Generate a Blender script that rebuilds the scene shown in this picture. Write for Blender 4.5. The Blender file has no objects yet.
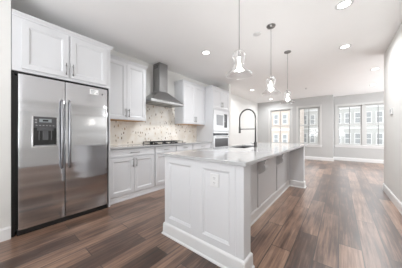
import bpy, bmesh, math
from mathutils import Vector, Matrix

# ------------------------------------------------------------------ camera, world, light, exposure
S = bpy.context.scene
COL = S.collection
cam_d = bpy.data.cameras.new('camera')
cam = bpy.data.objects.new('camera', cam_d)
COL.objects.link(cam)
cam.location = (0, 0, 1.135)
cam.rotation_euler = (math.radians(90), 0, math.radians(38.943))
cam_d.sensor_width = 36
cam_d.lens = 36 * 172 / 402
cam_d.shift_y = -0.3 / 402
cam_d.clip_start = 0.05
cam_d.clip_end = 300
S.camera = cam

S.view_settings.view_transform = 'Standard'
S.view_settings.look = 'None'
S.view_settings.gamma = 1
S.view_settings.use_curve_mapping = False
S.view_settings.exposure = 1.2
S.cycles.use_denoising = True
S.cycles.max_bounces = 12
S.cycles.diffuse_bounces = 6
S.cycles.glossy_bounces = 5
S.cycles.transparent_max_bounces = 24
S.cycles.sample_clamp_indirect = 6
S.cycles.caustics_reflective = False
S.cycles.caustics_refractive = False

W = bpy.data.worlds.new('overcast_sky')
S.world = W
W.use_nodes = True
wn = W.node_tree.nodes
wn['Background'].inputs[0].default_value = (0.93, 0.96, 1.0, 1)
wn['Background'].inputs[1].default_value = 1.35

def area(name, loc, rot, sx, sy, power, color=(1, 1, 1)):
    l = bpy.data.lights.new(name, 'AREA')
    l.shape = 'RECTANGLE'; l.size = sx; l.size_y = sy; l.energy = power; l.color = color
    o = bpy.data.objects.new(name, l); COL.objects.link(o)
    o.location = loc; o.rotation_euler = rot
    return o
# added fill lamps at made-up openings behind the camera and beside the living end
area('fill_back', (-1.05, -2.62, 1.3), (math.radians(160), 0, 0), 2.8, 2.2, 66, (0.95, 0.97, 1))
area('fill_side', (3.14, 7.2, 1.4), (0, math.radians(98), 0), 1.7, 3.2, 46, (0.98, 0.99, 1))

# ------------------------------------------------------------------ materials
def mat(name, col, rough=0.5, metal=0.0, **kw):
    m = bpy.data.materials.new(name); m.use_nodes = True
    b = m.node_tree.nodes['Principled BSDF']
    b.inputs['Base Color'].default_value = (*col, 1)
    b.inputs['Roughness'].default_value = rough
    b.inputs['Metallic'].default_value = metal
    for k, v in kw.items():
        b.inputs[k.replace('_', ' ')].default_value = v
    return m

def nodes(m):
    return m.node_tree.nodes, m.node_tree.links, m.node_tree.nodes['Principled BSDF']

def mottle(m, col, amt=0.02, scale=6.0, bump=0.0, stretch=(1, 1, 1)):
    """slight tone variation (and bump) so that no paint is perfectly flat"""
    n, l, b = nodes(m)
    tc = n.new('ShaderNodeTexCoord'); mp = n.new('ShaderNodeMapping')
    mp.inputs['Scale'].default_value = stretch
    l.new(tc.outputs['Object'], mp.inputs[0])
    nz = n.new('ShaderNodeTexNoise'); nz.inputs['Scale'].default_value = scale; nz.inputs['Detail'].default_value = 4
    l.new(mp.outputs[0], nz.inputs['Vector'])
    r = n.new('ShaderNodeValToRGB')
    r.color_ramp.elements[0].position = 0.3; r.color_ramp.elements[1].position = 0.7
    r.color_ramp.elements[0].color = (*[max(0, c - amt) for c in col], 1)
    r.color_ramp.elements[1].color = (*[min(1, c + amt) for c in col], 1)
    l.new(nz.outputs[0], r.inputs[0]); l.new(r.outputs[0], b.inputs['Base Color'])
    if bump:
        bp = n.new('ShaderNodeBump'); bp.inputs['Strength'].default_value = bump; bp.inputs['Distance'].default_value = 0.01
        l.new(nz.outputs[0], bp.inputs['Height']); l.new(bp.outputs[0], b.inputs['Normal'])
    return m

def wall_mat(name, col):
    return mottle(mat(name, col, 0.75), col, 0.006, 3.0)

M = {}
M['wall'] = wall_mat('warm_white_wall_paint', (0.7, 0.695, 0.675))
M['farwall'] = wall_mat('pale_grey_wall_paint', (0.48, 0.48, 0.475))
M['ceil'] = wall_mat('ceiling_paint', (0.93, 0.925, 0.92))
M['trim'] = mat('white_trim_paint', (0.72, 0.72, 0.72), 0.35)
M['cab'] = mottle(mat('white_cabinet_lacquer', (0.66, 0.665, 0.68), 0.35), (0.66, 0.665, 0.68), 0.004, 4)
M['cabwood'] = mottle(mat('raw_birch_underside', (0.62, 0.36, 0.17), 0.5), (0.62, 0.36, 0.17), 0.06, 8, 0, (8, 1, 1))
M['black'] = mat('black_plastic', (0.012, 0.012, 0.012), 0.4)
M['iron'] = mat('cast_iron', (0.02, 0.02, 0.02), 0.55)
M['darkgrey'] = mat('dark_grey_plastic', (0.07, 0.07, 0.075), 0.3)
M['nickel'] = mat('brushed_nickel_handle', (0.27, 0.265, 0.26), 0.3, 1.0)
M['chrome'] = mat('pale_chrome', (0.75, 0.75, 0.76), 0.15, 1.0)
M['gun'] = mat('dark_brushed_steel', (0.12, 0.115, 0.11), 0.32, 1.0)
M['sinksteel'] = mat('sink_steel', (0.2, 0.2, 0.205), 0.3, 1.0)
M['ovenglass'] = mat('black_oven_glass', (0.03, 0.03, 0.035), 0.06)
M['greyglass'] = mat('dark_grey_oven_glass', (0.09, 0.09, 0.095), 0.15)
M['plate'] = mat('white_plastic', (0.7, 0.7, 0.7), 0.35)
M['slot'] = mat('grey_slot_plastic', (0.3, 0.3, 0.31), 0.5)
M['paper'] = mat('white_sticker_paper', (0.9, 0.9, 0.9), 0.6)
M['print'] = mat('sticker_print', (0.25, 0.3, 0.3), 0.6)
M['mwglass'] = mat('grey_microwave_glass', (0.36, 0.37, 0.38), 0.12)
M['display'] = mat('grey_display', (0.3, 0.33, 0.34), 0.2)

def steel(name, base, rough, wav, scale, stretch):
    m = mat(name, base, rough, 1.0)
    n, l, b = nodes(m)
    tc = n.new('ShaderNodeTexCoord'); mp = n.new('ShaderNodeMapping'); mp.inputs['Scale'].default_value = stretch
    l.new(tc.outputs['Object'], mp.inputs[0])
    nz = n.new('ShaderNodeTexNoise'); nz.inputs['Scale'].default_value = scale; nz.inputs['Detail'].default_value = 1
    l.new(mp.outputs[0], nz.inputs['Vector'])
    bp = n.new('ShaderNodeBump'); bp.inputs['Strength'].default_value = wav; bp.inputs['Distance'].default_value = 0.02
    l.new(nz.outputs[0], bp.inputs['Height']); l.new(bp.outputs[0], b.inputs['Normal'])
    return m
M['steel'] = steel('brushed_stainless_steel', (0.6, 0.605, 0.62), 0.15, 1.0, 1.0, (1, 0.25, 4.5))
M['hoodsteel'] = steel('hood_stainless_steel', (0.36, 0.36, 0.36), 0.3, 0.05, 1.0, (1, 1, 2))
M['appsteel'] = steel('appliance_stainless_steel', (0.8, 0.8, 0.81), 0.3, 0.05, 1.0, (1, 1, 2))

def quartz():
    m = mat('white_quartz', (0.86, 0.86, 0.86), 0.08)
    n, l, b = nodes(m)
    tc = n.new('ShaderNodeTexCoord')
    nz = n.new('ShaderNodeTexNoise'); nz.inputs['Scale'].default_value = 2.2; nz.inputs['Detail'].default_value = 6; nz.inputs['Distortion'].default_value = 0.6
    l.new(tc.outputs['Object'], nz.inputs['Vector'])
    r = n.new('ShaderNodeValToRGB')
    e = r.color_ramp.elements
    e[0].position = 0.485; e[0].color = (0.45, 0.45, 0.455, 1)
    e[1].position = 0.515; e[1].color = (0.45, 0.45, 0.455, 1)
    x = e.new(0.5); x.color = (0.41, 0.41, 0.415, 1)
    l.new(nz.outputs[0], r.inputs[0]); l.new(r.outputs[0], b.inputs['Base Color'])
    return m
M['quartz'] = quartz()

def thin_glass(name, tint, ior=1.45, spec=1.0, rough=0.02, base=0.03):
    m = bpy.data.materials.new(name); m.use_nodes = True
    n, l = m.node_tree.nodes, m.node_tree.links
    n.clear()
    out = n.new('ShaderNodeOutputMaterial'); mix = n.new('ShaderNodeMixShader')
    tr = n.new('ShaderNodeBsdfTransparent'); tr.inputs[0].default_value = (*tint, 1)
    gl = n.new('ShaderNodeBsdfGlossy'); gl.inputs['Roughness'].default_value = rough
    lw = n.new('ShaderNodeLayerWeight'); lw.inputs['Blend'].default_value = 0.5
    pw = n.new('ShaderNodeMath'); pw.operation = 'POWER'; pw.inputs[1].default_value = ior
    ml = n.new('ShaderNodeMath'); ml.operation = 'MULTIPLY_ADD'; ml.inputs[1].default_value = spec; ml.inputs[2].default_value = 0.03
    ml.inputs[2].default_value = base
    l.new(lw.outputs['Facing'], pw.inputs[0]); l.new(pw.outputs[0], ml.inputs[0]); l.new(ml.outputs[0], mix.inputs[0])
    l.new(tr.outputs[0], mix.inputs[1]); l.new(gl.outputs[0], mix.inputs[2]); l.new(mix.outputs[0], out.inputs[0])
    return m
M['pane'] = thin_glass('window_glass', (0.98, 0.985, 0.985), 5, 0.3)
M['shade'] = thin_glass('clear_pendant_glass', (0.985, 0.985, 0.985), 1.8, 0.85, 0.16, 0.10)

def emit(name, col, st):
    m = bpy.data.materials.new(name); m.use_nodes = True
    b = m.node_tree.nodes['Principled BSDF']
    b.inputs['Base Color'].default_value = (*col, 1)
    b.inputs['Emission Color'].default_value = (*col, 1)
    b.inputs['Emission Strength'].default_value = st
    return m
M['lens'] = emit('recessed_lamp_lens', (1, 0.97, 0.93), 4)
M['bulb'] = emit('glowing_bulb', (1, 0.95, 0.88), 4.0)

def floor_mat():
    m = mat('wood_plank_floor', (0.3, 0.2, 0.15), 0.34, Specular_IOR_Level=0.5, Coat_Weight=0.7, Coat_Roughness=0.34)
    n, l, b = nodes(m)
    tc = n.new('ShaderNodeTexCoord'); sp = n.new('ShaderNodeSeparateXYZ'); cb = n.new('ShaderNodeCombineXYZ')
    l.new(tc.outputs['Object'], sp.inputs[0])
    l.new(sp.outputs['Y'], cb.inputs['X']); l.new(sp.outputs['X'], cb.inputs['Y'])
    br = n.new('ShaderNodeTexBrick')
    br.offset = 0.37; br.offset_frequency = 2; br.squash = 1
    for k, v in (('Scale', 1.0), ('Mortar Size', 0.004), ('Mortar Smooth', 0.1), ('Bias', 0.0), ('Brick Width', 1.22), ('Row Height', 0.178)):
        br.inputs[k].default_value = v
    br.inputs['Color1'].default_value = (0, 0, 0, 1); br.inputs['Color2'].default_value = (1, 1, 1, 1); br.inputs['Mortar'].default_value = (0.5, 0.5, 0.5, 1)
    l.new(cb.outputs[0], br.inputs['Vector'])
    # grain: noise stretched along the plank, shifted per plank
    mp = n.new('ShaderNodeMapping'); mp.inputs['Scale'].default_value = (1.3, 26, 1)
    l.new(cb.outputs[0], mp.inputs[0])
    ad = n.new('ShaderNodeVectorMath'); ad.operation = 'ADD'
    l.new(mp.outputs[0], ad.inputs[0])
    sc = n.new('ShaderNodeVectorMath'); sc.operation = 'SCALE'; sc.inputs['Scale'].default_value = 7.3
    l.new(br.outputs['Color'], sc.inputs[0]); l.new(sc.outputs[0], ad.inputs[1])
    g = n.new('ShaderNodeTexNoise'); g.inputs['Scale'].default_value = 1.5; g.inputs['Detail'].default_value = 8; g.inputs['Roughness'].default_value = 0.65; g.inputs['Distortion'].default_value = 0.35
    l.new(ad.outputs[0], g.inputs['Vector'])
    bl = n.new('ShaderNodeTexNoise'); bl.inputs['Scale'].default_value = 2.6; bl.inputs['Detail'].default_value = 3
    mp2 = n.new('ShaderNodeMapping'); mp2.inputs['Scale'].default_value = (0.8, 2.5, 1)
    l.new(cb.outputs[0], mp2.inputs[0]); l.new(mp2.outputs[0], bl.inputs['Vector'])
    def madd(a, k, c):
        x = n.new('ShaderNodeMath'); x.operation = 'MULTIPLY_ADD'; x.inputs[1].default_value = k
        l.new(a, x.inputs[0])
        if isinstance(c, float): x.inputs[2].default_value = c
        else: l.new(c, x.inputs[2])
        return x.outputs[0]
    v = madd(br.outputs['Color'], 0.30, 0.5 - 0.15 - 0.45 - 0.25)
    v = madd(g.outputs[0], 0.86, v)
    v = madd(bl.outputs[0], 0.5, v)
    r = n.new('ShaderNodeValToRGB'); e = r.color_ramp.elements
    e[0].position = 0.12; e[0].color = (0.017, 0.007, 0.004, 1)
    e[1].position = 0.9; e[1].color = (0.5, 0.32, 0.22, 1)
    x = e.new(0.38); x.color = (0.068, 0.032, 0.019, 1)
    x = e.new(0.62); x.color = (0.25, 0.148, 0.10, 1)
    l.new(v, r.inputs[0])
    mo = n.new('ShaderNodeMix'); mo.data_type = 'RGBA'
    l.new(br.outputs['Fac'], mo.inputs[0]); l.new(r.outputs[0], mo.inputs[6]); mo.inputs[7].default_value = (0.03, 0.018, 0.012, 1)
    l.new(mo.outputs[2], b.inputs['Base Color'])
    rr = n.new('ShaderNodeMapRange'); rr.inputs['To Min'].default_value = 0.28; rr.inputs['To Max'].default_value = 0.42
    l.new(g.outputs[0], rr.inputs[0]); l.new(rr.outputs[0], b.inputs['Roughness'])
    bp = n.new('ShaderNodeBump'); bp.inputs['Strength'].default_value = 0.12; bp.inputs['Distance'].default_value = 0.004
    l.new(g.outputs[0], bp.inputs['Height']); l.new(bp.outputs[0], b.inputs['Normal'])
    return m
M['floor'] = floor_mat()

def tile_mat():
    """cream tile with scattered upright almond-shaped chips in brown, tan and grey"""
    base = (0.80, 0.74, 0.66)
    m = mat('mosaic_backsplash_tile', base, 0.3)
    n, l, b = nodes(m)
    tc = n.new('ShaderNodeTexCoord'); mp = n.new('ShaderNodeMapping'); mp.inputs['Scale'].default_value = (0.0, 22, 10)
    l.new(tc.outputs['Object'], mp.inputs[0])
    vo = n.new('ShaderNodeTexVoronoi'); vo.inputs['Scale'].default_value = 1.0; vo.inputs['Randomness'].default_value = 0.9
    l.new(mp.outputs[0], vo.inputs['Vector'])
    lt = n.new('ShaderNodeMath'); lt.operation = 'LESS_THAN'; lt.inputs[1].default_value = 0.3
    l.new(vo.outputs['Distance'], lt.inputs[0])
    sp = n.new('ShaderNodeSeparateColor'); l.new(vo.outputs['Color'], sp.inputs[0])
    gt = n.new('ShaderNodeMath'); gt.operation = 'GREATER_THAN'; gt.inputs[1].default_value = 0.2
    l.new(sp.outputs[0], gt.inputs[0])
    mu = n.new('ShaderNodeMath'); mu.operation = 'MULTIPLY'
    l.new(lt.outputs[0], mu.inputs[0]); l.new(gt.outputs[0], mu.inputs[1])
    r = n.new('ShaderNodeValToRGB'); r.color_ramp.interpolation = 'CONSTANT'; e = r.color_ramp.elements
    e[0].position = 0; e[0].color = (0.30, 0.19, 0.11, 1)
    e[1].position = 0.75; e[1].color = (0.24, 0.17, 0.12, 1)
    x = e.new(0.25); x.color = (0.5, 0.36, 0.22, 1)
    x = e.new(0.5); x.color = (0.45, 0.38, 0.31, 1)
    l.new(sp.outputs[1], r.inputs[0])
    nz = n.new('ShaderNodeTexNoise'); nz.inputs['Scale'].default_value = 7; l.new(tc.outputs['Object'], nz.inputs['Vector'])
    r2 = n.new('ShaderNodeValToRGB'); e = r2.color_ramp.elements
    e[0].position = 0.35; e[0].color = (0.78, 0.72, 0.63, 1); e[1].position = 0.65; e[1].color = (0.86, 0.82, 0.76, 1)
    l.new(nz.outputs[0], r2.inputs[0])
    mo = n.new('ShaderNodeMix'); mo.data_type = 'RGBA'
    l.new(mu.outputs[0], mo.inputs[0]); l.new(r2.outputs[0], mo.inputs[6]); l.new(r.outputs[0], mo.inputs[7])
    l.new(mo.outputs[2], b.inputs['Base Color'])
    return m
M['tile'] = tile_mat()

def brick_mat():
    m = mat('pale_brick', (0.5, 0.33, 0.26), 0.85)
    n, l, b = nodes(m)
    tc = n.new('ShaderNodeTexCoord'); sp = n.new('ShaderNodeSeparateXYZ'); cb = n.new('ShaderNodeCombineXYZ')
    l.new(tc.outputs['Object'], sp.inputs[0]); l.new(sp.outputs['X'], cb.inputs['X']); l.new(sp.outputs['Z'], cb.inputs['Y'])
    br = n.new('ShaderNodeTexBrick'); l.new(cb.outputs[0], br.inputs['Vector'])
    br.inputs['Scale'].default_value = 1; br.inputs['Brick Width'].default_value = 0.4; br.inputs['Row Height'].default_value = 0.15; br.inputs['Mortar Size'].default_value = 0.012
    br.inputs['Color1'].default_value = (0.46, 0.38, 0.32, 1); br.inputs['Color2'].default_value = (0.52, 0.43, 0.37, 1); br.inputs['Mortar'].default_value = (0.55, 0.5, 0.45, 1)
    l.new(br.outputs['Color'], b.inputs['Base Color'])
    return m
M['brick'] = brick_mat()
M['siding'] = mottle(mat('pale_grey_siding', (0.43, 0.43, 0.41), 0.8), (0.43, 0.43, 0.41), 0.03, 0.5)
M['extglass'] = mat('exterior_window_glass', (0.27, 0.28, 0.28), 0.3)
M['exttrim'] = mat('exterior_white_trim', (0.6, 0.6, 0.59), 0.6)
M['street'] = mottle(mat('bounce_pale_street', (0.45, 0.45, 0.44), 0.9), (0.45, 0.45, 0.44), 0.04, 1)  # asphalt tone lightened to bounce light up onto the ceiling

# ------------------------------------------------------------------ mesh helpers
def BM(): return bmesh.new()

def box(bm, x0, x1, y0, y1, z0, z1):
    v = [bm.verts.new(p) for p in ((x0, y0, z0), (x1, y0, z0), (x1, y1, z0), (x0, y1, z0), (x0, y0, z1), (x1, y0, z1), (x1, y1, z1), (x0, y1, z1))]
    for f in ((0, 3, 2, 1), (4, 5, 6, 7), (0, 1, 5, 4), (1, 2, 6, 5), (2, 3, 7, 6), (3, 0, 4, 7)):
        bm.faces.new([v[i] for i in f])
    return bm

def stack(bm, x0, x1, y0, y1, prof, ex=(1, 1, 1, 1)):
    """rings of a moulding: prof = [(z, out)], ex = how much each side (x-, x+, y-, y+) follows"""
    rings = []
    for z, o in prof:
        rings.append([bm.verts.new(p) for p in ((x0 - o * ex[0], y0 - o * ex[2], z), (x1 + o * ex[1], y0 - o * ex[2], z),
                                                (x1 + o * ex[1], y1 + o * ex[3], z), (x0 - o * ex[0], y1 + o * ex[3], z))])
    for a, b in zip(rings, rings[1:]):
        for i in range(4):
            bm.faces.new((a[i], a[(i + 1) % 4], b[(i + 1) % 4], b[i]))
    bm.faces.new(rings[0][::-1]); bm.faces.new(rings[-1])
    return bm

def frame_of(d):
    d = d.normalized()
    a = Vector((0, 0, 1)) if abs(d.z) < 0.9 else Vector((1, 0, 0))
    u = d.cross(a).normalized()
    return u, d.cross(u).normalized()

def tube(bm, pts, r, seg=12, caps=True):
    pts = [Vector(p) for p in pts]
    rs = r if isinstance(r, (list, tuple)) else [r] * len(pts)
    rings = []; u = None
    for i, p in enumerate(pts):
        d = (pts[min(i + 1, len(pts) - 1)] - pts[max(i - 1, 0)])
        if u is None: u, w = frame_of(d)
        else:
            dn = d.normalized(); u = (u - dn * u.dot(dn)).normalized(); w = dn.cross(u)
        rings.append([bm.verts.new(p + (u * math.cos(2 * math.pi * k / seg) + w * math.sin(2 * math.pi * k / seg)) * rs[i]) for k in range(seg)])
    for a, b in zip(rings, rings[1:]):
        for k in range(seg):
            f = bm.faces.new((a[k], a[(k + 1) % seg], b[(k + 1) % seg], b[k])); f.smooth = True
    if caps:
        bm.faces.new(rings[0][::-1]); bm.faces.new(rings[-1])
    return bm

def lathe(bm, prof, cx=0, cy=0, cz=0, seg=32, smooth=True):
    rings = []
    for r, z in prof:
        if r < 1e-6: rings.append([bm.verts.new((cx, cy, cz + z))])
        else: rings.append([bm.verts.new((cx + r * math.cos(2 * math.pi * k / seg), cy + r * math.sin(2 * math.pi * k / seg), cz + z)) for k in range(seg)])
    for a, b in zip(rings, rings[1:]):
        if len(a) == 1 and len(b) == 1: continue
        for k in range(seg):
            k2 = (k + 1) % seg
            if len(a) == 1: vs = (a[0], b[k2], b[k])
            elif len(b) == 1: vs = (a[k], a[k2], b[0])
            else: vs = (a[k], a[k2], b[k2], b[k])
            f = bm.faces.new(vs); f.smooth = smooth
    return bm

def prism(bm, pts, axis, a0, a1):
    """closed outline (list of 2d) extruded along an axis: 'x' uses (y,z), 'y' uses (x,z)"""
    def P(p, a): return (a, p[0], p[1]) if axis == 'x' else (p[0], a, p[1])
    A = [bm.verts.new(P(p, a0)) for p in pts]; B = [bm.verts.new(P(p, a1)) for p in pts]
    n = len(pts)
    for i in range(n): bm.faces.new((A[i], A[(i + 1) % n], B[(i + 1) % n], B[i]))
    bm.faces.new(A[::-1]); bm.faces.new(B)
    return bm

def panelled(bm, O, U, N, w, h, openings, t=0.02, depth=0.013, bev=0.014):
    """a slab whose front has sunk, moulded fields; O lower left of the front, U along it, N outwards.
    openings (u0,u1,v0,v1), all of one row"""
    O, U, N = Vector(O), Vector(U), Vector(N); V = Vector((0, 0, 1))
    def q(*uvn):
        bm.faces.new([bm.verts.new(O + U * a + V * b + N * c) for a, b, c in uvn])
    def rect(a0, a1, b0, b1, c=0.0): q((a0, b0, c), (a1, b0, c), (a1, b1, c), (a0, b1, c))
    v0, v1 = openings[0][2], openings[0][3]
    rect(0, w, 0, v0); rect(0, w, v1, h)
    us = [0]
    for o in openings: us += [o[0], o[1]]
    us.append(w)
    for i in range(0, len(us), 2): rect(us[i], us[i + 1], v0, v1)
    for (a0, a1, b0, b1) in openings:
        lv = [(0, 0.0), (0.002, -0.003), (bev, -depth * 0.7), (bev + 0.003, -depth), ]
        R = [((a0 + o, b0 + o, d), (a1 - o, b0 + o, d), (a1 - o, b1 - o, d), (a0 + o, b1 - o, d)) for o, d in lv]
        for A, B in zip(R, R[1:]):
            for i in range(4): q(A[i], A[(i + 1) % 4], B[(i + 1) % 4], B[i])
        q(*R[-1])
    for A, B in (((0, 0), (w, 0)), ((w, 0), (w, h)), ((w, h), (0, h)), ((0, h), (0, 0))):
        q((A[0], A[1], 0), (A[0], A[1], -t), (B[0], B[1], -t), (B[0], B[1], 0))
    q((0, 0, -t), (0, h, -t), (w, h, -t), (w, 0, -t))
    bmesh.ops.remove_doubles(bm, verts=bm.verts, dist=1e-5)
    return bm

ORG = {}
def obj(name, bm, m, parent=None, bevel=0.0, segs=2):
    """mesh given in world coordinates; its origin goes to the thing's origin (or the mesh's base)"""
    bmesh.ops.recalc_face_normals(bm, faces=bm.faces)
    if parent is not None: org = ORG[parent.name]
    else:
        xs = [v.co.x for v in bm.verts]; ys = [v.co.y for v in bm.verts]; zs = [v.co.z for v in bm.verts]
        org = Vector(((min(xs) + max(xs)) / 2, (min(ys) + max(ys)) / 2, min(zs)))
    bmesh.ops.translate(bm, vec=-org, verts=bm.verts)
    me = bpy.data.meshes.new(name); bm.to_mesh(me); bm.free()
    me.materials.append(M[m] if isinstance(m, str) else m)
    o = bpy.data.objects.new(name, me); COL.objects.link(o)
    if parent is None: o.location = org
    else: o.parent = parent
    ORG[o.name] = org
    if bevel:
        b = o.modifiers.new('bevel', 'BEVEL'); b.width = bevel; b.segments = segs; b.limit_method = 'ANGLE'
    return o

def tag(o, label, cat, group=None):
    o['label'] = label; o['category'] = cat
    if group: o['group'] = group
    return o

def thing(name, loc, label, cat, group=None):
    o = bpy.data.objects.new(name, None); COL.objects.link(o); o.location = loc
    o.empty_display_size = 0.1
    ORG[o.name] = Vector(loc)
    return tag(o, label, cat, group)

def struct(name, bm, m, bevel=0.0):
    o = obj(name, bm, m, None, bevel); o['kind'] = 'structure'; return o

def copy_tree(o, parent=None):
    c = o.copy(); COL.objects.link(c)
    if parent is not None: c.parent = parent
    for ch in list(o.children): copy_tree(ch, c)
    return c

# ------------------------------------------------------------------ the room
H = 2.74
XL = -3.38          # left wall
XR = 0.69           # near right wall
YB = -2.5           # wall behind the camera
YF1, YF2 = 8.93, 9.46
XJ = -0.217
struct('floor', box(BM(), XL - 0.15, 3.15, YB - 0.15, 9.65, -0.12, 0), 'floor')
struct('ceiling', box(BM(), XL - 0.15, 3.15, YB - 0.15, 9.65, H, H + 0.12), 'ceil')
struct('wall_left', box(BM(), XL - 0.15, XL, YB, YF1 + 0.15, 0, H), 'wall')
struct('wall_left_front', box(BM(), XL, -2.78, YB, 0.155, 0, H), 'wall')
struct('wall_left_wing', box(BM(), XL, -2.785, 4.885, 5.0, 0, H), 'wall')
bm = BM(); box(bm, XR, 0.84, YB, 5.03, 0, H); box(bm, 0.84, 3.0, 4.9, 5.03, 0, H)
struct('wall_right', bm, 'wall')

def wall_y(name, x0, x1, y0, y1, holes, m):
    bm = BM(); cur = x0
    for a, b, c, d in holes:
        box(bm, cur, a, y0, y1, 0, H); box(bm, a, b, y0, y1, 0, c); box(bm, a, b, y0, y1, d, H); cur = b
    box(bm, cur, x1, y0, y1, 0, H)
    return struct(name, bm, m)
WZ0, WZ1 = 0.655, 2.31
W1 = (-2.74, -1.80); W2 = (-1.49, -0.68); W3 = (-0.09, 1.54)
wall_y('wall_far_left', XL, XJ, YF1, YF1 + 0.15, [(*W1, WZ0, WZ1), (*W2, WZ0, WZ1)], 'farwall')
bm = BM(); box(bm, XJ - 0.15, XJ, YF1 + 0.15, YF2, 0, H)
struct('wall_far_jog', bm, 'farwall')
wall_y('wall_far_right', XJ - 0.15, 3.0, YF2, YF2 + 0.15, [(*W3, WZ0, WZ1)], 'farwall')
wall_y('wall_back', XL, XR, YB - 0.15, YB, [(-2.45, 0.35, 0.1, 2.4)], 'wall')
bm = BM(); box(bm, 3.0, 3.15, 5.03, 5.6, 0, H); box(bm, 3.0, 3.15, 8.8, YF2 + 0.15, 0, H)
box(bm, 3.0, 3.15, 5.6, 8.8, 0, 0.55); box(bm, 3.0, 3.15, 5.6, 8.8, 2.25, H); box(bm, 3.0, 3.15, 4.9, 5.03, 0, H)
struct('wall_living_right', bm, 'wall')

BB = [(0, 0.016), (0.012, 0.016), (0.115, 0.013), (0.135, 0.004)]
def base(name, x0, x1, y0, y1, ex):
    struct(name, stack(BM(), x0, x1, y0, y1, BB, ex), 'trim')
e = 0.002
base('baseboard_right', XR - e, XR, YB, 5.03, (1, 0, 0, 1))
base('baseboard_right_return', XR, 2.98, 5.03, 5.03 + e, (1, 0, 0, 1))
base('baseboard_left_front', -2.78, -2.78 + e, YB, 0.155, (0, 1, 0, 0))
base('baseboard_left', XL, XL + e, 5.02, YF1 - 0.02, (0, 1, 0, 0))
base('baseboard_wing', XL + 0.02, -2.785, 5.0, 5.0 + e, (0, 0, 0, 1))
base('baseboard_far_left', XL, XJ, YF1 - e, YF1, (0, 1, 1, 0))
base('baseboard_far_jog', XJ, XJ + e, YF1, YF2 - 0.02, (0, 1, 0, 0))
base('baseboard_far_right', XJ, 2.98, YF2 - e, YF2, (0, 0, 1, 0))

def window(n, y, bays, z0=WZ0, z1=WZ1, sgn=1, grid=True, split=1.51):
    """double-hung window in a wall facing -Y; bays = [(x0,x1)]"""
    t = bpy.data.objects.new('window_%d' % n, None); COL.objects.link(t)
    X0, X1 = bays[0][0], bays[-1][1]
    t.location = ((X0 + X1) / 2, y, z0); ORG[t.name] = Vector(t.location); t['kind'] = 'structure'
    # casing and stool inside the room
    bm = BM(); c = 0.075; f0, f1 = (y - 0.018, y + 0.0) if sgn > 0 else (y, y + 0.018)
    box(bm, X0 - c, X0, f0, f1, z0, z1 + c); box(bm, X1, X1 + c, f0, f1, z0, z1 + c); box(bm, X0, X1, f0, f1, z1, z1 + c)
    obj('casing', bm, 'casing', t, 0.003)
    bm = BM(); box(bm, X0 - c - 0.02, X1 + c + 0.02, y - 0.045 * sgn if sgn > 0 else y, y if sgn > 0 else y + 0.045, z0 - 0.025, z0)
    box(bm, X0 - c, X1 + c, f0, f1, z0 - 0.1, z0 - 0.025)
    obj('sill', bm, 'trim', t, 0.003)
    bm = BM(); d0, d1 = (y + 0.0, y + 0.14) if sgn > 0 else (y - 0.14, y)
    fw = 0.022
    box(bm, X0, X0 + fw, d0, d1, z0, z1); box(bm, X1 - fw, X1, d0, d1, z0, z1)
    box(bm, X0 + fw, X1 - fw, d0, d1, z1 - fw, z1); box(bm, X0 + fw, X1 - fw, d0, d1, z0, z0 + fw)
    for a, b in zip(bays, bays[1:]): box(bm, a[1] - fw, b[0] + fw, d0, d1, z0 + fw, z1 - fw)
    obj('frame', bm, 'sash', t, 0.002)
    for i, (a, b) in enumerate(bays):
        a += fw; b -= fw
        for k, (c0, c1) in enumerate(((z0 + fw, split + 0.02), (split - 0.02, z1 - fw))):
            yy = y + sgn * (0.05 if k == 0 else 0.095)
            bm = BM(); s = 0.04; t0, t1 = yy - 0.018, yy + 0.018
            box(bm, a, a + s, t0, t1, c0, c1); box(bm, b - s, b, t0, t1, c0, c1)
            box(bm, a + s, b - s, t0, t1, c0, c0 + s); box(bm, a + s, b - s, t0, t1, c1 - s, c1)
            sash = obj('sash', bm, 'sash', t, 0.002)
            if grid:
                m = (a + b) / 2
                obj('muntin', box(BM(), m - 0.011, m + 0.011, yy - 0.010, yy + 0.010, c0 + s, c1 - s), 'muntin', sash)
            obj('pane', box(BM(), a + s, b - s, yy - 0.003, yy + 0.003, c0 + s, c1 - s), 'pane', sash)
    return t
M['casing'] = mat('window_casing_paint', (0.56, 0.56, 0.55), 0.45)
M['sash'] = mat('backlit_shade_sash', (0.5, 0.5, 0.49), 0.5)  # grey puts the backlit shade of the frames into their colour
M['muntin'] = mat('grey_muntin', (0.2, 0.2, 0.2), 0.5)
window(1, YF1, [W1]); window(2, YF1, [W2]); window(3, YF2, [(W3[0], 0.71), (0.77, W3[1])])
window(4, YB, [(-2.45, -1.05), (-1.05, 0.35)], 0.1, 2.4, -1, False, 1.2)  # unseen rear opening, added to let fill light in

# ------------------------------------------------------------------ cabinets
def bar_handle(bm, x, y, z, L, vertical=True, off=0.032, r=0.0055):
    """bar pull on a face looking +X at x, centred at (y, z)"""
    d = Vector((0, 0, 1)) if vertical else Vector((0, 1, 0))
    c = Vector((x + off, y, z))
    tube(bm, [c - d * L / 2, c + d * L / 2], r, 10)
    for s in (-1, 1):
        p = c + d * s * L * 0.36
        tube(bm, [(x, p.y, p.z), (x + off, p.y, p.z)], r * 0.85, 8)
    return bm

def door(parent, y0, y1, z0, z1, x, stile=0.058, name='door'):
    """shaker door on a front looking +X, outer face at x"""
    w, h = y1 - y0, z1 - z0
    return obj(name, panelled(BM(), (x, y0, z0), (0, 1, 0), (1, 0, 0), w, h, [(stile, w - stile, stile, h - stile)], 0.02), 'cab', parent)

def slab(parent, y0, y1, z0, z1, x):
    bm = BM(); w, h = y1 - y0, z1 - z0
    panelled(bm, (x, y0, z0), (0, 1, 0), (1, 0, 0), w, h, [(0.022, w - 0.022, 0.022, h - 0.022)], 0.02, 0.004, 0.008)
    return obj('drawer', bm, 'cab', parent)

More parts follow.
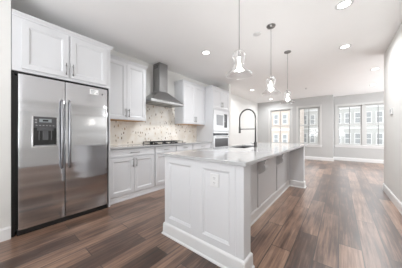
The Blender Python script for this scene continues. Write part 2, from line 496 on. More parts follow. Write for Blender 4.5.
def handle(parent, x, y, z, L, vert=True):
    return obj('handle', bar_handle(BM(), x, y, z, L, vert), 'nickel', parent)

CROWN = [(0, 0.0), (0.004, 0.008), (0.012, 0.010), (0.034, 0.028), (0.040, 0.034), (0.05, 0.034)]
def crown(parent, x1, y0, y1, z, ex):
    obj('crown_moulding', stack(BM(), XL + 0.003, x1, y0, y1, [(z + a, b) for a, b in CROWN], ex), 'cab', parent)

def wall_cabinet(y0, y1, z0, z1, xf, label, ndoor=2, hz=None, ex=(0, 1, 0, 0), panel=None, handle_z=None):
    t = thing('wall_cabinet', ((XL + xf) / 2, (y0 + y1) / 2, z0), label, 'cabinet')
    obj('body', box(BM(), XL + 0.003, xf - 0.021, y0, y1, z0 + 0.004, z1), 'cab', t, 0.001)
    obj('underside', box(BM(), XL + 0.006, xf - 0.03, y0 + 0.004, y1 - 0.004, z0 - 0.002, z0 + 0.004), 'cabwood', t)['label'] = 'bare wood underside'
    crown(t, xf - 0.02, y0, y1, z1, ex)
    m = 0.012; n = ndoor; w = (y1 - y0 - 2 * m - 0.004 * (n - 1)) / n
    for i in range(n):
        a = y0 + m + i * (w + 0.004)
        d = door(t, a, a + w, z0 + 0.014, z1 - 0.014, xf)
        yy = a + w - 0.03 if i == 0 else a + 0.03
        handle(d, xf, yy, (z0 + 0.13), 0.15)
    return t

# cabinet over the refrigerator, with the gables either side of it
t = thing('refrigerator_cabinet', (-3.06, 0.66, 0), 'white two-door cabinet spanning above the stainless refrigerator, with tall side panel', 'cabinet')
XFC = -2.755
obj('body', box(BM(), XL + 0.003, XFC - 0.021, 0.16, 1.192, 1.832, 2.43), 'cab', t, 0.001)
obj('side_panel', box(BM(), XL + 0.003, XFC - 0.02, 1.168, 1.192, 0.001, 1.832), 'cab', t, 0.001)
obj('face_rail', box(BM(), XFC - 0.021, XFC - 0.0215 + 0.004, 0.16, 1.192, 1.832, 2.43), 'cab', t)
crown(t, XFC - 0.018, 0.16, 1.192, 2.43, (0, 1, 0, 1))
for a, b, hy in ((0.235, 0.66, 0.632), (0.68, 1.135, 0.705)):
    d = door(t, a, b, 1.868, 2.405, XFC)
    handle(d, XFC, hy, 1.965, 0.15)

wall_cabinet(1.196, 2.015, 1.385, 2.44, -3.05, 'white two-door wall cabinet between refrigerator and range hood', ex=(0, 1, 0, 1))
wall_cabinet(3.075, 3.965, 1.385, 2.44, -3.05, 'white two-door wall cabinet between range hood and oven tower', ex=(0, 1, 1, 0))

XBF = -2.84
def base_cabinet(y0, y1, label, ndoor, hside=1):
    t = thing('base_cabinet', (-3.1, (y0 + y1) / 2, 0), label, 'cabinet')
    obj('body', box(BM(), XL + 0.003, XBF - 0.021, y0, y1, 0.0, 0.884), 'cab', t, 0.001)
    obj('base_moulding', stack(BM(), XL + 0.01, XBF - 0.021, y0, y1, [(0, 0.018), (0.02, 0.018), (0.022, 0.010), (0.068, 0.008), (0.078, 0)], (0, 1, 0, 0)), 'cab', t)
    m = 0.014
    s = slab(t, y0 + m, y1 - m, 0.745, 0.868, XBF)
    handle(s, XBF, (y0 + y1) / 2, 0.807, 0.17 if y1 - y0 > 0.6 else 0.13, False)
    w = (y1 - y0 - 2 * m - 0.004 * (ndoor - 1)) / ndoor
    for i in range(ndoor):
        a = y0 + m + i * (w + 0.004)
        d = door(t, a, a + w, 0.105, 0.728, XBF)
        left = (ndoor == 2 and i == 1) or (ndoor == 1 and hside < 0)
        handle(d, XBF, a + 0.03 if left else a + w - 0.03, 0.63, 0.15)
base_cabinet(1.196, 2.068, 'white base cabinet with one drawer over two doors, right beside the refrigerator', 2)
base_cabinet(2.070, 2.632, 'white base cabinet with one drawer, under the left half of the gas cooktop', 1)
base_cabinet(2.634, 3.190, 'white base cabinet with one drawer, under the right half of the gas cooktop', 1, -1)
base_cabinet(3.192, 3.965, 'white base cabinet with one drawer, next to the oven tower', 2)

tag(obj('countertop', box(BM(), XL + 0.003, -2.812, 1.195, 3.966, 0.885, 0.914), 'quartz', None, 0.003),
    'white stone worktop along the wall, under the cooktop', 'countertop')
bm = BM(); box(bm, XL + 0.002, XL + 0.008, 1.195, 3.966, 0.9145, 1.382); box(bm, XL + 0.002, XL + 0.008, 2.017, 3.073, 1.382, 1.86)
tag(obj('backsplash', bm, 'tile'), 'cream tile backsplash speckled with brown chips between worktop and wall cabinets', 'backsplash')

# oven tower
t = thing('oven_tower_cabinet', (-3.08, 4.43, 0), 'tall white cabinet holding microwave and wall oven at the end of the run', 'cabinet')
XO = -2.785
bm = BM()
ya, yb = 3.967, 4.88
box(bm, XL + 0.003, XO - 0.021, ya, ya + 0.03, 0, 2.44); box(bm, XL + 0.003, XO - 0.021, yb - 0.03, yb, 0, 2.44)
box(bm, XL + 0.003, XL + 0.02, ya + 0.03, yb - 0.03, 0, 2.44)
for a, b in ((0, 0.44), (1.203, 1.215), (1.818, 2.44)): box(bm, XL + 0.02, XO - 0.021, ya + 0.03, yb - 0.03, a, b)
obj('body', bm, 'cab', t)
bm = BM()   # face frame
box(bm, XO - 0.021, XO - 0.004, ya, 3.997, 0.08, 2.44); box(bm, XO - 0.021, XO - 0.004, 4.833, yb, 0.08, 2.44)
box(bm, XO - 0.021, XO - 0.004, 3.997, 4.833, 1.818, 2.44); box(bm, XO - 0.021, XO - 0.004, 3.997, 4.833, 0.08, 0.44)
box(bm, XO - 0.021, XO - 0.004, 3.997, 4.833, 1.203, 1.215)
obj('face_frame', bm, 'cab', t)
crown(t, XO - 0.018, ya, yb, 2.44, (0, 1, 1, 0))
for a, b, hy in ((ya + 0.012, 4.421, 4.392), (4.426, yb - 0.012, 4.455)):
    d = door(t, a, b, 1.86, 2.425, XO + 0.012); handle(d, XO + 0.012, hy, 2.0, 0.15)
s = slab(t, ya + 0.014, yb - 0.014, 0.11, 0.42, XO + 0.012); handle(s, XO + 0.012, 4.425, 0.3, 0.2, False)
obj('base_moulding', stack(BM(), XL + 0.01, XO - 0.021, ya, yb, [(0, 0.018), (0.02, 0.018), (0.07, 0.008), (0.078, 0)], (0, 1, 0, 0)), 'cab', t)

t = thing('microwave', (-3.0, 4.41, 1.217), 'built-in stainless microwave above the wall oven', 'microwave')
obj('case', box(BM(), -3.25, XO - 0.006, 4.0, 4.83, 1.217, 1.816), 'black', t)
bm = BM(); x0, x1 = XO - 0.004, XO + 0.02
box(bm, x0, x1, 4.0, 4.83, 1.735, 1.815); box(bm, x0, x1, 4.0, 4.83, 1.219, 1.32)
box(bm, x0, x1, 4.0, 4.06, 1.32, 1.735); box(bm, x0, x1, 4.75, 4.83, 1.32, 1.735)
obj('trim_kit', bm, 'appsteel', t, 0.003)
d = obj('door', box(BM(), XO - 0.004, XO + 0.008, 4.06, 4.57, 1.32, 1.735), 'appsteel', t)
obj('window', box(BM(), XO + 0.008, XO + 0.011, 4.15, 4.50, 1.38, 1.69), 'mwglass', d)
obj('control_panel', box(BM(), XO - 0.004, XO + 0.01, 4.575, 4.75, 1.32, 1.735), 'greyglass', t)
obj('handle', bar_handle(BM(), XO + 0.009, 4.545, 1.53, 0.34), 'chrome', d)

t = thing('wall_oven', (-3.0, 4.41, 0.442), 'built-in stainless wall oven with dark glass door, below the microwave', 'oven')
obj('case', box(BM(), -3.25, XO - 0.006, 4.0, 4.83, 0.442, 1.201), 'black', t)
obj('control_panel', box(BM(), XO - 0.004, XO + 0.015, 4.0, 4.83, 1.15, 1.20), 'appsteel', t, 0.003)
obj('display', box(BM(), XO - 0.004, XO + 0.014, 4.03, 4.80, 1.085, 1.148), 'ovenglass', t)
d = obj('door', box(BM(), XO - 0.004, XO + 0.022, 4.0, 4.83, 0.45, 1.08), 'appsteel', t, 0.003)
obj('window', box(BM(), XO + 0.022, XO + 0.025, 4.05, 4.78, 0.52, 1.0), 'greyglass', d)
obj('handle', tube(tube(tube(BM(), [(XO + 0.07, 4.08, 1.045), (XO + 0.07, 4.745, 1.045)], 0.011), [(XO + 0.02, 4.12, 1.045), (XO + 0.07, 4.12, 1.045)], 0.008),
    [(XO + 0.02, 4.705, 1.045), (XO + 0.07, 4.705, 1.045)], 0.008), 'chrome', d)

# ------------------------------------------------------------------ refrigerator
t = thing('refrigerator', (-3.05, 0.67, 0), 'stainless steel side-by-side refrigerator with ice and water dispenser', 'refrigerator')
XF = -2.74
obj('body', box(BM(), -3.36, -2.82, 0.185, 1.155, 0.03, 1.79), 'black', t, 0.004)
obj('gap_shade_strip', box(BM(), -2.86, -2.80, 0.158, 0.184, 0.001, 1.83), 'black', t)['label'] = 'black strip standing for the dark gap beside the wall'  # black stands in for the shade of an empty gap
obj('top_gap_strip', box(BM(), -3.3, -2.79, 0.16, 1.165, 1.803, 1.829), 'black', t)  # black strip filling the gap over the refrigerator
obj('toe_grille', box(BM(), -2.9, -2.77, 0.2, 1.14, 0.003, 0.062), 'black', t)
def fridge_door(y0, y1, hinge):
    # gently crowned front: profile in y, extruded in z
    n = 10; pts = []
    for i in range(n + 1):
        s = i / n; y = y0 + (y1 - y0) * s
        pts.append((XF - 0.003 + 0.003 * (1 - (2 * s - 1) ** 8), y))
    bm = BM(); z0, z1 = 0.07, 1.797
    out = [(-2.815, y0)] + pts + [(-2.815, y1)]
    A = [bm.verts.new((p[0], p[1], z0)) for p in out]; B = [bm.verts.new((p[0], p[1], z1)) for p in out]; k = len(out)
    for i in range(k):
        f = bm.faces.new((A[i], A[(i + 1) % k], B[(i + 1) % k], B[i])); f.smooth = 1 <= i < k - 2
    bm.faces.new(A[::-1]); bm.faces.new(B)
    return obj('door', bm, 'steel', t, 0.002)
dl = fridge_door(0.207, 0.617, 0); dr = fridge_door(0.625, 1.135, 1)
def fridge_handle(d, y):
    bm = BM(); x = XF + 0.045
    # flat curved bar standing off the door
    pts = [(XF - 0.003, y, 0.70), (x - 0.01, y, 0.715), (x, y, 0.75), (x + 0.006, y, 1.12), (x, y, 1.50), (x - 0.01, y, 1.545), (XF - 0.003, y, 1.56)]
    tube(bm, pts, [0.013, 0.013, 0.0135, 0.014, 0.0135, 0.013, 0.013], 12)
    return obj('handle', bm, 'handlesteel', d)
M['handlesteel'] = mat('grey_steel_handle', (0.28, 0.28, 0.29), 0.28, 1.0)
fridge_handle(dl, 0.583); fridge_handle(dr, 0.661)
obj('hinge_cover', box(BM(), -2.86, -2.77, 0.21, 0.27, 1.797, 1.803), 'darkgrey', t)
obj('hinge_cover', box(BM(), -2.86, -2.77, 1.06, 1.13, 1.797, 1.803), 'darkgrey', t)
# dispenser
dx = XF + 0.004
bm = BM(); y0, y1, z0, z1 = 0.325, 0.535, 0.985, 1.335
for a in ((y0 - 0.012, y0, z0 - 0.012, z1), (y1, y1 + 0.008, z0 - 0.012, z1), (y0, y1, z0 - 0.012, z0 + 0.004)):
    box(bm, XF - 0.002, dx + 0.004, *a)
obj('dispenser_rim', bm, 'chrome', dl, 0.002)
obj('dispenser_panel', box(BM(), XF - 0.002, dx + 0.006, y0, y1, 1.205, z1), 'darkgrey', dl, 0.004)
bm = BM(); box(bm, XF - 0.002, dx + 0.002, y0, y1, z0 + 0.004, 1.205)
obj('dispenser_niche', bm, 'black', dl)
bm = BM(); box(bm, dx + 0.002, dx + 0.012, y0 + 0.03, y1 - 0.03, 1.17, 1.205)
box(bm, dx + 0.002, dx + 0.008, 0.405, 0.455, 1.06, 1.17); box(bm, dx + 0.002, dx + 0.006, 0.37, 0.38, 1.06, 1.17); box(bm, dx + 0.002, dx + 0.006, 0.48, 0.49, 1.06, 1.17)
obj('dispenser_paddle', bm, 'greyglass', dl, 0.002)
obj('drip_tray', box(BM(), dx, dx + 0.016, y0 + 0.01, y1 - 0.01, z0 + 0.004, z0 + 0.016), 'slot', dl)
obj('display', box(BM(), dx + 0.006, dx + 0.008, 0.375, 0.485, 1.27, 1.31), 'display', dl)
obj('display_screen', box(BM(), dx + 0.008, dx + 0.009, 0.405, 0.455, 1.28, 1.30), 'black', dl)
bm = BM()
for i in range(6): obj('button', box(BM(), dx + 0.006, dx + 0.008, 0.345 + i * 0.03, 0.36 + i * 0.03, 1.228, 1.236), 'slot', dl)
for k in range(2): obj('button', box(BM(), dx + 0.006, dx + 0.008, 0.338, 0.356, 1.258 + k * 0.03, 1.274 + k * 0.03), 'slot', dl)
# sticker and round badge on the right door
s = obj('sticker', box(BM(), XF - 0.001, XF + 0.0015, 0.90, 1.01, 1.695, 1.765), 'paper', dr); s['label'] = 'white printed sticker'
bm = BM()
for i in range(3): box(bm, XF + 0.0015, XF + 0.002, 0.912, 0.975 - i * 0.012, 1.745 - i * 0.018, 1.752 - i * 0.018)
box(bm, XF + 0.0015, XF + 0.002, 0.985, 1.0, 1.705, 1.72)
obj('sticker_print', bm, 'print', dr)
bm = BM(); tube(bm, [(XF - 0.004, 1.065, 1.715), (XF + 0.0015, 1.065, 1.715)], 0.013, 20)
obj('badge', bm, 'handlesteel', dr)

# ------------------------------------------------------------------ hood and cooktop
t = thing('range_hood', (-3.15, 2.535, 1.79), 'stainless chimney range hood mounted above the gas cooktop', 'range hood')
hy0, hy1, hx = 2.05, 2.965, -2.93
cy0, cy1, cx1 = 2.41, 2.64, -3.14
bm = BM(); x0 = XL + 0.009
rings = []
for z, a, b, c in ((1.845, hy0, hy1, hx), (1.90, 2.15, 2.92, -2.965), (2.0, 2.30, 2.77, -3.06), (2.09, cy0 - 0.004, cy1 + 0.004, cx1 + 0.004)):
    rings.append([bm.verts.new(p) for p in ((x0, a, z), (c, a, z), (c, b, z), (x0, b, z))])
rings[1:3] = []
for a, b in zip(rings, rings[1:]):
    for i in range(4): bm.faces.new((a[i], a[(i + 1) % 4], b[(i + 1) % 4], b[i]))
bm.faces.new(rings[0][::-1]); bm.faces.new(rings[-1])
obj('canopy', bm, 'hoodsteel', t, 0.003)
r = obj('rim', box(BM(), x0, hx + 0.003, hy0 - 0.003, hy1 + 0.003, 1.795, 1.845), 'hoodsteel', t, 0.002)
bm = BM()
for i in range(5): obj('button', tube(BM(), [(hx + 0.002, 2.44 + i * 0.045, 1.82), (hx + 0.008, 2.44 + i * 0.045, 1.82)], 0.009, 12), 'chrome', r)
bm = BM()
for i in range(3): box(bm, -3.3, -3.0, 2.14 + i * 0.27, 2.38 + i * 0.27, 1.789, 1.795)
obj('grease_filter', bm, 'nickel', t)
bm = BM(); box(bm, x0, cx1, cy0, cy1, 2.09, 2.738)
ch = obj('chimney', bm, 'hoodsteel', t, 0.002)
bm = BM()
for i in range(3): box(bm, -3.33, -3.19, cy0 - 0.001, cy0, 2.63 + i * 0.025, 2.64 + i * 0.025)
obj('vent_slots', bm, 'black', ch)
obj('collar', box(BM(), x0, cx1 + 0.003, cy0 - 0.003, cy1 + 0.003, 2.40, 2.404), 'hoodsteel', t)

t = thing('cooktop', (-3.09, 2.53, 0.914), 'black gas cooktop with cast iron grates set in the wall worktop', 'cooktop')
obj('body', box(BM(), -3.31, -2.875, 2.08, 2.98, 0.9145, 0.924), 'ovenglass', t, 0.003)
for k in range(3):
    a = 2.095 + k * 0.292; b = a + 0.285; bm = BM()
    for z in (0.952,):
        box(bm, -3.29, -2.95, a, a + 0.012, z, z + 0.014); box(bm, -3.29, -2.95, b - 0.012, b, z, z + 0.014)
        box(bm, -3.29, -3.278, a, b, z, z + 0.014); box(bm, -2.962, -2.95, a, b, z, z + 0.014)
        for j in range(1, 4): box(bm, -3.278, -2.962, a + j * (b - a) / 4 - 0.005, a + j * (b - a) / 4 + 0.005, z, z + 0.014)
        box(bm, -3.125, -3.113, a, b, z, z + 0.014)
    for px in (-3.284, -2.956):
        for py in (a + 0.006, b - 0.006): box(bm, px - 0.006, px + 0.006, py - 0.006, py + 0.006, 0.924, 0.952)
    obj('grate', bm, 'iron', t)
for bx, by, br in ((-3.2, 2.24, 0.04), (-3.03, 2.24, 0.032), (-3.12, 2.53, 0.05), (-3.2, 2.82, 0.032), (-3.03, 2.82, 0.04)):
    obj('burner', lathe(BM(), [(0, 0.0), (br, 0), (br, 0.008), (br * 0.75, 0.009), (br * 0.75, 0.016), (0, 0.018)], bx, by, 0.924, 20), 'iron', t)
for i in range(5):
    obj('knob', lathe(BM(), [(0, 0), (0.019, 0), (0.016, 0.02), (0, 0.021)], -2.91, 2.33 + i * 0.1, 0.924, 16), 'gun', t)

# ------------------------------------------------------------------ island
IX0, IX1, IXB = -1.555, -0.59, -0.875
YN, YE = 1.268, 4.27
t = thing('kitchen_island', (-1.1, 2.77, 0), 'long white panelled kitchen island base standing in the middle of the floor', 'kitchen island')
bm = BM()
box(bm, IX0 + 0.021, IXB, YN + 0.13, 2.42, 0, 0.883); box(bm, IX0 + 0.021, IXB, 3.20, YE - 0.13, 0, 0.883)
box(bm, IX0 + 0.021, IXB, 2.42, 3.20, 0, 0.66); box(bm, IX0 + 0.021, IX0 + 0.038, 2.42, 3.20, 0.66, 0.883); box(bm, IXB - 0.2, IXB, 2.42, 3.20, 0.66, 0.883)
obj('body', bm, 'cab', t)
def end_panel(y0, y1, front):
    bm = BM(); w = IX1 - IX0
    if front:
        panelled(bm, (IX0, y0, 0), (1, 0, 0), (0, -1, 0), w, 0.883, [(0.068, 0.402, 0.195, 0.815), (0.545, 0.838, 0.195, 0.815)], y1 - y0, 0.016, 0.018)
    else:
        panelled(bm, (IX1, y1, 0), (-1, 0, 0), (0, 1, 0), w, 0.883, [(0.127, 0.42, 0.195, 0.815), (0.563, 0.897, 0.195, 0.815)], y1 - y0, 0.012, 0.018)
    return obj('end_panel', bm, 'cab', t)
ep = end_panel(YN, YN + 0.13, True); ep2 = end_panel(YE - 0.13, YE, False)
IB = [(0, 0.028), (0.012, 0.026), (0.022, 0.017), (0.112, 0.015), (0.122, 0.011), (0.132, 0.001)]
obj('base_moulding', stack(BM(), IX0, IX1, YN, YN + 0.13, IB, (1, 1, 1, 1)), 'trim', t)
obj('base_moulding', stack(BM(), IX0, IX1, YE - 0.13, YE, IB, (1, 1, 1, 1)), 'trim', t)
obj('base_moulding', stack(BM(), IXB - 0.01, IXB, YN + 0.13, YE - 0.13, IB, (0, 1, 0, 0)), 'trim', t)
# thin corner beads on the near end panel and flat stiles on the seating side
bm = BM(); box(bm, IX1 - 0.078, IX1 - 0.072, YN - 0.003, YN + 0.002, 0.132, 0.883)
obj('corner_bead', bm, 'cab', t)
for y in (YN + 0.17, 2.35, 3.25, YE - 0.17):
    obj('stile', box(BM(), IXB - 0.002, IXB + 0.012, y - 0.045, y + 0.045, 0.13, 0.883), 'cab', t)
obj('top_rail', box(BM(), IXB - 0.002, IXB + 0.010, YN + 0.13, YE - 0.13, 0.82, 0.883), 'cab', t)
def corbel(y):
    x = IXB + 0.012; pts = [(x, 0.883), (x + 0.275, 0.883), (x + 0.275, 0.862), (x + 0.262, 0.856)]
    for i in range(9):          # long hollow curve from the tip back to the lobe
        a = math.radians(90 * i / 8)
        pts.append((x + 0.255 - 0.165 * math.sin(a), 0.85 - 0.115 * (1 - math.cos(a))))
    for i in range(9):          # rounded lobe against the cabinet side
        a = math.radians(60 - 130 * i / 8)
        pts.append((x + 0.052 + 0.045 * math.cos(a), 0.675 + 0.055 * math.sin(a)))
    pts += [(x + 0.04, 0.60), (x + 0.012, 0.588), (x, 0.588)]
    return obj('corbel', prism(BM(), pts, 'y', y - 0.045, y + 0.045), 'cab', t, 0.003)
for y in (2.35, 3.25): corbel(y)
# working side: doors and a dishwasher-less row of fronts facing the cooktop
n = 5; seg = (YE - YN - 0.26) / n
for i in range(n):
    a = YN + 0.13 + i * seg + 0.006; b = a + seg - 0.012
    w = b - a
    d = obj('door', panelled(BM(), (IX0, b, 0.105), (0, -1, 0), (-1, 0, 0), w, 0.76, [(0.058, w - 0.058, 0.058, 0.702)], 0.02), 'cab', t)
    obj('handle', tube(BM(), [(IX0 - 0.03, b - 0.04, 0.66), (IX0 - 0.03, b - 0.04, 0.81)], 0.0055, 8), 'nickel', d)

# outlet on the near end panel
o_ = thing('electrical_outlet', (-0.875, YN - 0.012, 0.66), 'white double electrical outlet on the near end panel of the island', 'outlet')
yp = YN + 0.0153
obj('plate', box(BM(), -0.925, -0.83, yp - 0.006, yp, 0.655, 0.775), 'plate', o_, 0.003)
for z in (0.693, 0.737):
    s = obj('socket', box(BM(), -0.896, -0.859, yp - 0.009, yp - 0.006, z - 0.016, z + 0.016), 'plate', o_, 0.003)
    bm = BM()
    box(bm, -0.888, -0.884, yp - 0.0095, yp - 0.0088, z - 0.004, z + 0.009); box(bm, -0.872, -0.868, yp - 0.0095, yp - 0.0088, z - 0.004, z + 0.009)
    box(bm, -0.881, -0.875, yp - 0.0095, yp - 0.0088, z - 0.012, z - 0.007)
    obj('contact_slots', bm, 'slot', s)

# worktop with the sink cut-out
bm = BM(); TX0, TX1, TY0, TY1 = -1.59, -0.557, 1.232, 4.31
SX0, SX1, SY0, SY1 = -1.50, -1.13, 2.45, 3.17
for z in (0.884, 0.914):
    pass
o4 = [(TX0, TY0), (TX1, TY0), (TX1, TY1), (TX0, TY1)]; i4 = [(SX0, SY0), (SX1, SY0), (SX1, SY1), (SX0, SY1)]
V = {}
for k, z in ((0, 0.884), (1, 0.914)):
    V['o', k] = [bm.verts.new((*p, z)) for p in o4]; V['i', k] = [bm.verts.new((*p, z)) for p in i4]
for i in range(4):
    j = (i + 1) % 4
    bm.faces.new((V['o', 1][i], V['o', 1][j], V['i', 1][j], V['i', 1][i]))
    bm.faces.new((V['o', 0][j], V['o', 0][i], V['i', 0][i], V['i', 0][j]))
    bm.faces.new((V['o', 0][i], V['o', 0][j], V['o', 1][j], V['o', 1][i]))
    bm.faces.new((V['i', 0][j], V['i', 0][i], V['i', 1][i], V['i', 1][j]))
tag(obj('island_countertop', bm, 'quartz', None, 0.003), 'glossy white stone worktop of the island, with sink and pendants above it', 'countertop')

t = thing('sink', (-1.315, 2.81, 0.70), 'undermount steel sink sunk in the island worktop', 'sink')
bm = BM()
def ring(o, z): return [bm.verts.new((x, y, z)) for x, y in ((SX0 - o, SY0 - o), (SX1 + o, SY0 - o), (SX1 + o, SY1 + o), (SX0 - o, SY1 + o))]
rs = [ring(0.0125, 0.8835), ring(-0.0005, 0.8835), ring(-0.004, 0.70), ring(-0.03, 0.69)]
for a, b in zip(rs, rs[1:]):
    for i in range(4): bm.faces.new((a[i], a[(i + 1) % 4], b[(i + 1) % 4], b[i]))
bm.faces.new(rs[-1])
obj('basin', bm, 'sinksteel', t)
obj('drain', lathe(BM(), [(0, 0.002), (0.03, 0.003), (0.042, 0.001), (0.042, 0)], -1.315, 2.81, 0.69, 20), 'chrome', t)

# faucet
fx, fy = -1.10, 2.81
t = thing('faucet', (fx, fy, 0.914), 'tall dark steel pull-down faucet with high spring arc beside the sink', 'faucet')
obj('base', lathe(BM(), [(0, 0), (0.030, 0), (0.030, 0.006), (0.023, 0.012), (0.023, 0.075), (0.019, 0.085), (0, 0.085)], fx, fy, 0.914, 24), 'gun', t)
obj('riser', tube(BM(), [(fx, fy, 0.995), (fx, fy, 1.40)], 0.012, 14), 'gun', t)
R_ = 0.143; cxr = fx - R_; pts = []
for i in range(21):
    a = math.pi * i / 20
    pts.append((cxr + R_ * math.cos(a), fy, 1.40 + R_ * 1.07 * math.sin(a)))
pts.append((fx - 2 * R_, fy, 1.26))
obj('hose', tube(BM(), pts, 0.0085, 10), 'gun', t)
# coil spring wound round the hose
full = [Vector(p) for p in pts]; L = [0]
for a, b in zip(full, full[1:]): L.append(L[-1] + (b - a).length)
def at(s):
    for i in range(len(L) - 1):
        if s <= L[i + 1]:
            f = (s - L[i]) / (L[i + 1] - L[i]); d = (full[i + 1] - full[i]).normalized(); return full[i].lerp(full[i + 1], f), d
    return full[-1], (full[-1] - full[-2]).normalized()
sp = []; N_ = 60 * 8
for k in range(N_ + 1):
    p, d = at(L[-1] * k / N_); a = 2 * math.pi * 60 * k / N_
    u = Vector((0, 1, 0)); w = d.cross(u).normalized()
    sp.append(p + (u * math.cos(a) + w * math.sin(a)) * 0.0125)
obj('spring', tube(BM(), sp, 0.0026, 5), 'gun', t)
obj('spray_head', tube(BM(), [(fx - 2 * R_, fy, 1.27), (fx - 2 * R_, fy, 1.24), (fx - 2 * R_, fy, 1.17), (fx - 2 * R_, fy, 1.145)], [0.013, 0.017, 0.018, 0.022], 16), 'gun', t)
obj('support_arm', tube(BM(), [(fx, fy, 1.215), (fx - 2 * R_, fy, 1.215)], 0.0075, 10), 'gun', t)
obj('lever', tube(BM(), [(fx, fy, 0.965), (fx - 0.03, fy - 0.04, 0.97), (fx - 0.055, fy - 0.07, 0.99)], [0.011, 0.008, 0.006], 10), 'chrome', t)

# ------------------------------------------------------------------ lamps on the ceiling
t = thing('pendant_light', (-0.80, 1.61, H), 'clear glass pendant lamp nearest the camera, above the near end of the island', 'pendant lamp', 'glass pendants over the island')
p0 = t; px, py = -0.80, 1.61
obj('canopy', lathe(BM(), [(0, -0.028), (0.03, -0.028), (0.058, -0.016), (0.064, -0.004), (0.064, 0), (0, 0)], px, py, H, 28), 'nickel', t)
obj('cord', tube(BM(), [(px, py, H - 0.02), (px, py, 2.0)], 0.0028, 8), 'cordgrey' if 'cordgrey' in M else 'gun', t)
obj('socket', lathe(BM(), [(0, 0.10), (0.006, 0.10), (0.014, 0.085), (0.016, 0.03), (0.0, 0.03)], px, py, 1.885, 18), 'nickel', t)
obj('glass_shade', lathe(BM(), [(0.014, 0.285), (0.03, 0.283), (0.052, 0.268), (0.065, 0.24), (0.067, 0.215), (0.06, 0.185), (0.050, 0.162), (0.047, 0.148),
    (0.052, 0.125), (0.068, 0.098), (0.095, 0.068), (0.122, 0.048), (0.131, 0.038), (0.131, 0.030), (0.124, 0.026)], px, py, 1.70, 40), 'shade', t)
obj('bulb', lathe(BM(), [(0, -0.115), (0.010, -0.113), (0.018, -0.102), (0.021, -0.08), (0.018, -0.045), (0.011, -0.01), (0.011, 0.03), (0, 0.03)], px, py, 1.885, 18), 'bulb', t)
ld = bpy.data.lights.new('pendant_uplight', 'AREA'); ld.shape = 'DISK'; ld.size = 0.1; ld.energy = 1.6; ld.color = (1, 0.98, 0.95)
lo = bpy.data.objects.new('pendant_uplight', ld); COL.objects.link(lo); lo.parent = t; lo.location = (0, 0, 1.76 - H); lo.rotation_euler = (math.pi, 0, 0)
for y, lb in ((2.65, 'clear glass pendant lamp in the middle of the three over the island'),
              (3.69, 'clear glass pendant lamp farthest from the camera, above the far end of the island')):
    c = copy_tree(p0); c.location = (-0.80, y, H); c['label'] = lb

t = thing('recessed_light', (0.04, 2.78, H), 'round recessed ceiling light nearest the camera, cut by the top of the frame', 'ceiling light', 'recessed ceiling lights')
r0 = t; cx_, cy_ = 0.04, 2.78
obj('trim_ring', lathe(BM(), [(0.062, -0.001), (0.066, -0.006), (0.088, -0.006), (0.094, -0.001), (0.094, 0.0), (0.062, 0.0)], cx_, cy_, H, 32), 'plate', t)
obj('lens', lathe(BM(), [(0, -0.003), (0.064, -0.003), (0.064, 0.0)], cx_, cy_, H, 32), 'lens', t)
ld = bpy.data.lights.new('downlight', 'AREA'); ld.shape = 'DISK'; ld.size = 0.04; ld.spread = math.radians(165); ld.energy = 9.5; ld.color = (0.96, 0.98, 1)
lo = bpy.data.objects.new('downlight', ld); COL.objects.link(lo); lo.parent = t; lo.location = (0, 0, -0.008)
for x, y, lb in ((0.072, 4.13, 'round recessed ceiling light right of the pendants, second nearest on the right side'),
                 (0.675, 6.03, 'round recessed ceiling light beyond the end of the right wall, before the twin window'),
                 (0.846, 7.97, 'round recessed ceiling light closest to the twin window'),
                 (-2.06, 2.71, 'round recessed ceiling light in front of the range hood'),
                 (-2.51, 6.09, 'round recessed ceiling light above the faucet, beyond the oven tower'),
                 (-2.48, 8.22, 'round recessed ceiling light just before the leftmost far window')):
    c = copy_tree(r0); c.location = (x, y, H); c['label'] = lb

t = tag(obj('smoke_detector', lathe(BM(), [(0, -0.012), (0.05, -0.012), (0.06, -0.006), (0.062, 0), (0, 0)], -1.04, 2.72, H, 28), 'plate'),
        'flat round white ceiling cover between the first two pendant lamps', 'smoke detector')
t = thing('sprinkler_head', (-0.93, 7.02, H), 'small round ceiling sprinkler beyond the far pendant lamp', 'sprinkler')
obj('escutcheon', lathe(BM(), [(0, -0.006), (0.03, -0.006), (0.042, -0.002), (0.042, 0), (0, 0)], -0.93, 7.02, H, 24), 'plate', t)
obj('nozzle', lathe(BM(), [(0, -0.035), (0.022, -0.035), (0.022, -0.032), (0.006, -0.03), (0.009, -0.006), (0, -0.006)], -0.93, 7.02, H, 16), 'nickel', t)

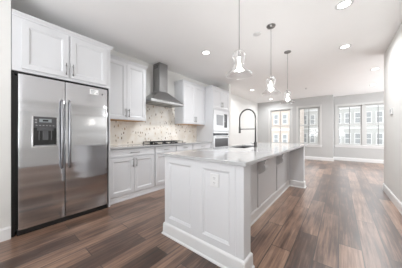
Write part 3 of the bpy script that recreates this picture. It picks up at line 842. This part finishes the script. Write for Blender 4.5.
t = thing('thermostat', (XR, 4.33, 1.47), 'small white thermostat with dark edge on the right wall', 'thermostat')
obj('case', box(BM(), XR - 0.022, XR, 4.27, 4.39, 1.46, 1.57), 'plate', t, 0.005)
obj('screen', box(BM(), XR - 0.024, XR - 0.022, 4.285, 4.345, 1.49, 1.55), 'slot', t)

# ------------------------------------------------------------------ outside, across the street
struct('ground_street', box(BM(), -60, 60, 10.5, 60, -6.2, -6.0), 'street')
def building(name, label, x0, x1, y0, z1, m, xs, zs, ww, wh):
    t = thing(name, ((x0 + x1) / 2, y0 + 5, -6), label, 'building')
    obj('wall', box(BM(), x0, x1, y0, y0 + 10, -6, z1), m, t)
    bm = BM(); box(bm, x0 - 0.2, x1 + 0.2, y0 - 0.3, y0 + 10.2, z1, z1 + 0.5)
    obj('cornice', bm, 'exttrim', t)
    for z in zs:
        obj('band', box(BM(), x0, x1, y0 - 0.08, y0, z - 1.0, z - 0.75), 'exttrim', t)
        for x in xs:
            bm = BM(); f = 0.12
            box(bm, x - ww / 2 - f, x - ww / 2, y0 - 0.1, y0, z - f, z + wh + f); box(bm, x + ww / 2, x + ww / 2 + f, y0 - 0.1, y0, z - f, z + wh + f)
            box(bm, x - ww / 2, x + ww / 2, y0 - 0.1, y0, z + wh, z + wh + f); box(bm, x - ww / 2, x + ww / 2, y0 - 0.1, y0, z - f, z)
            box(bm, x - ww / 2, x + ww / 2, y0 - 0.07, y0, z + wh / 2 - 0.05, z + wh / 2 + 0.05)
            w = obj('window', bm, 'exttrim', t)
            obj('pane', box(BM(), x - ww / 2, x + ww / 2, y0 - 0.04, y0, z, z + wh), 'extglass', w)
building('brick_building', 'brown brick building with white windows outside the two left windows', -20, -5.2, 27, 8.5, 'brick', [-17.6, -15.9, -14.2, -12.5, -10.8, -9.1, -7.4, -6.2], [-3.2, -0.3, 2.6, 5.5], 0.5, 1.3)
building('grey_townhouse', 'pale grey townhouse row with white-framed windows outside the twin window', -9.5, 12, 38, 8.6, 'siding', [-9.0 + 1.25 * i for i in range(16)], [-3.7, -0.45, 2.95, 6.3], 0.6, 1.6)
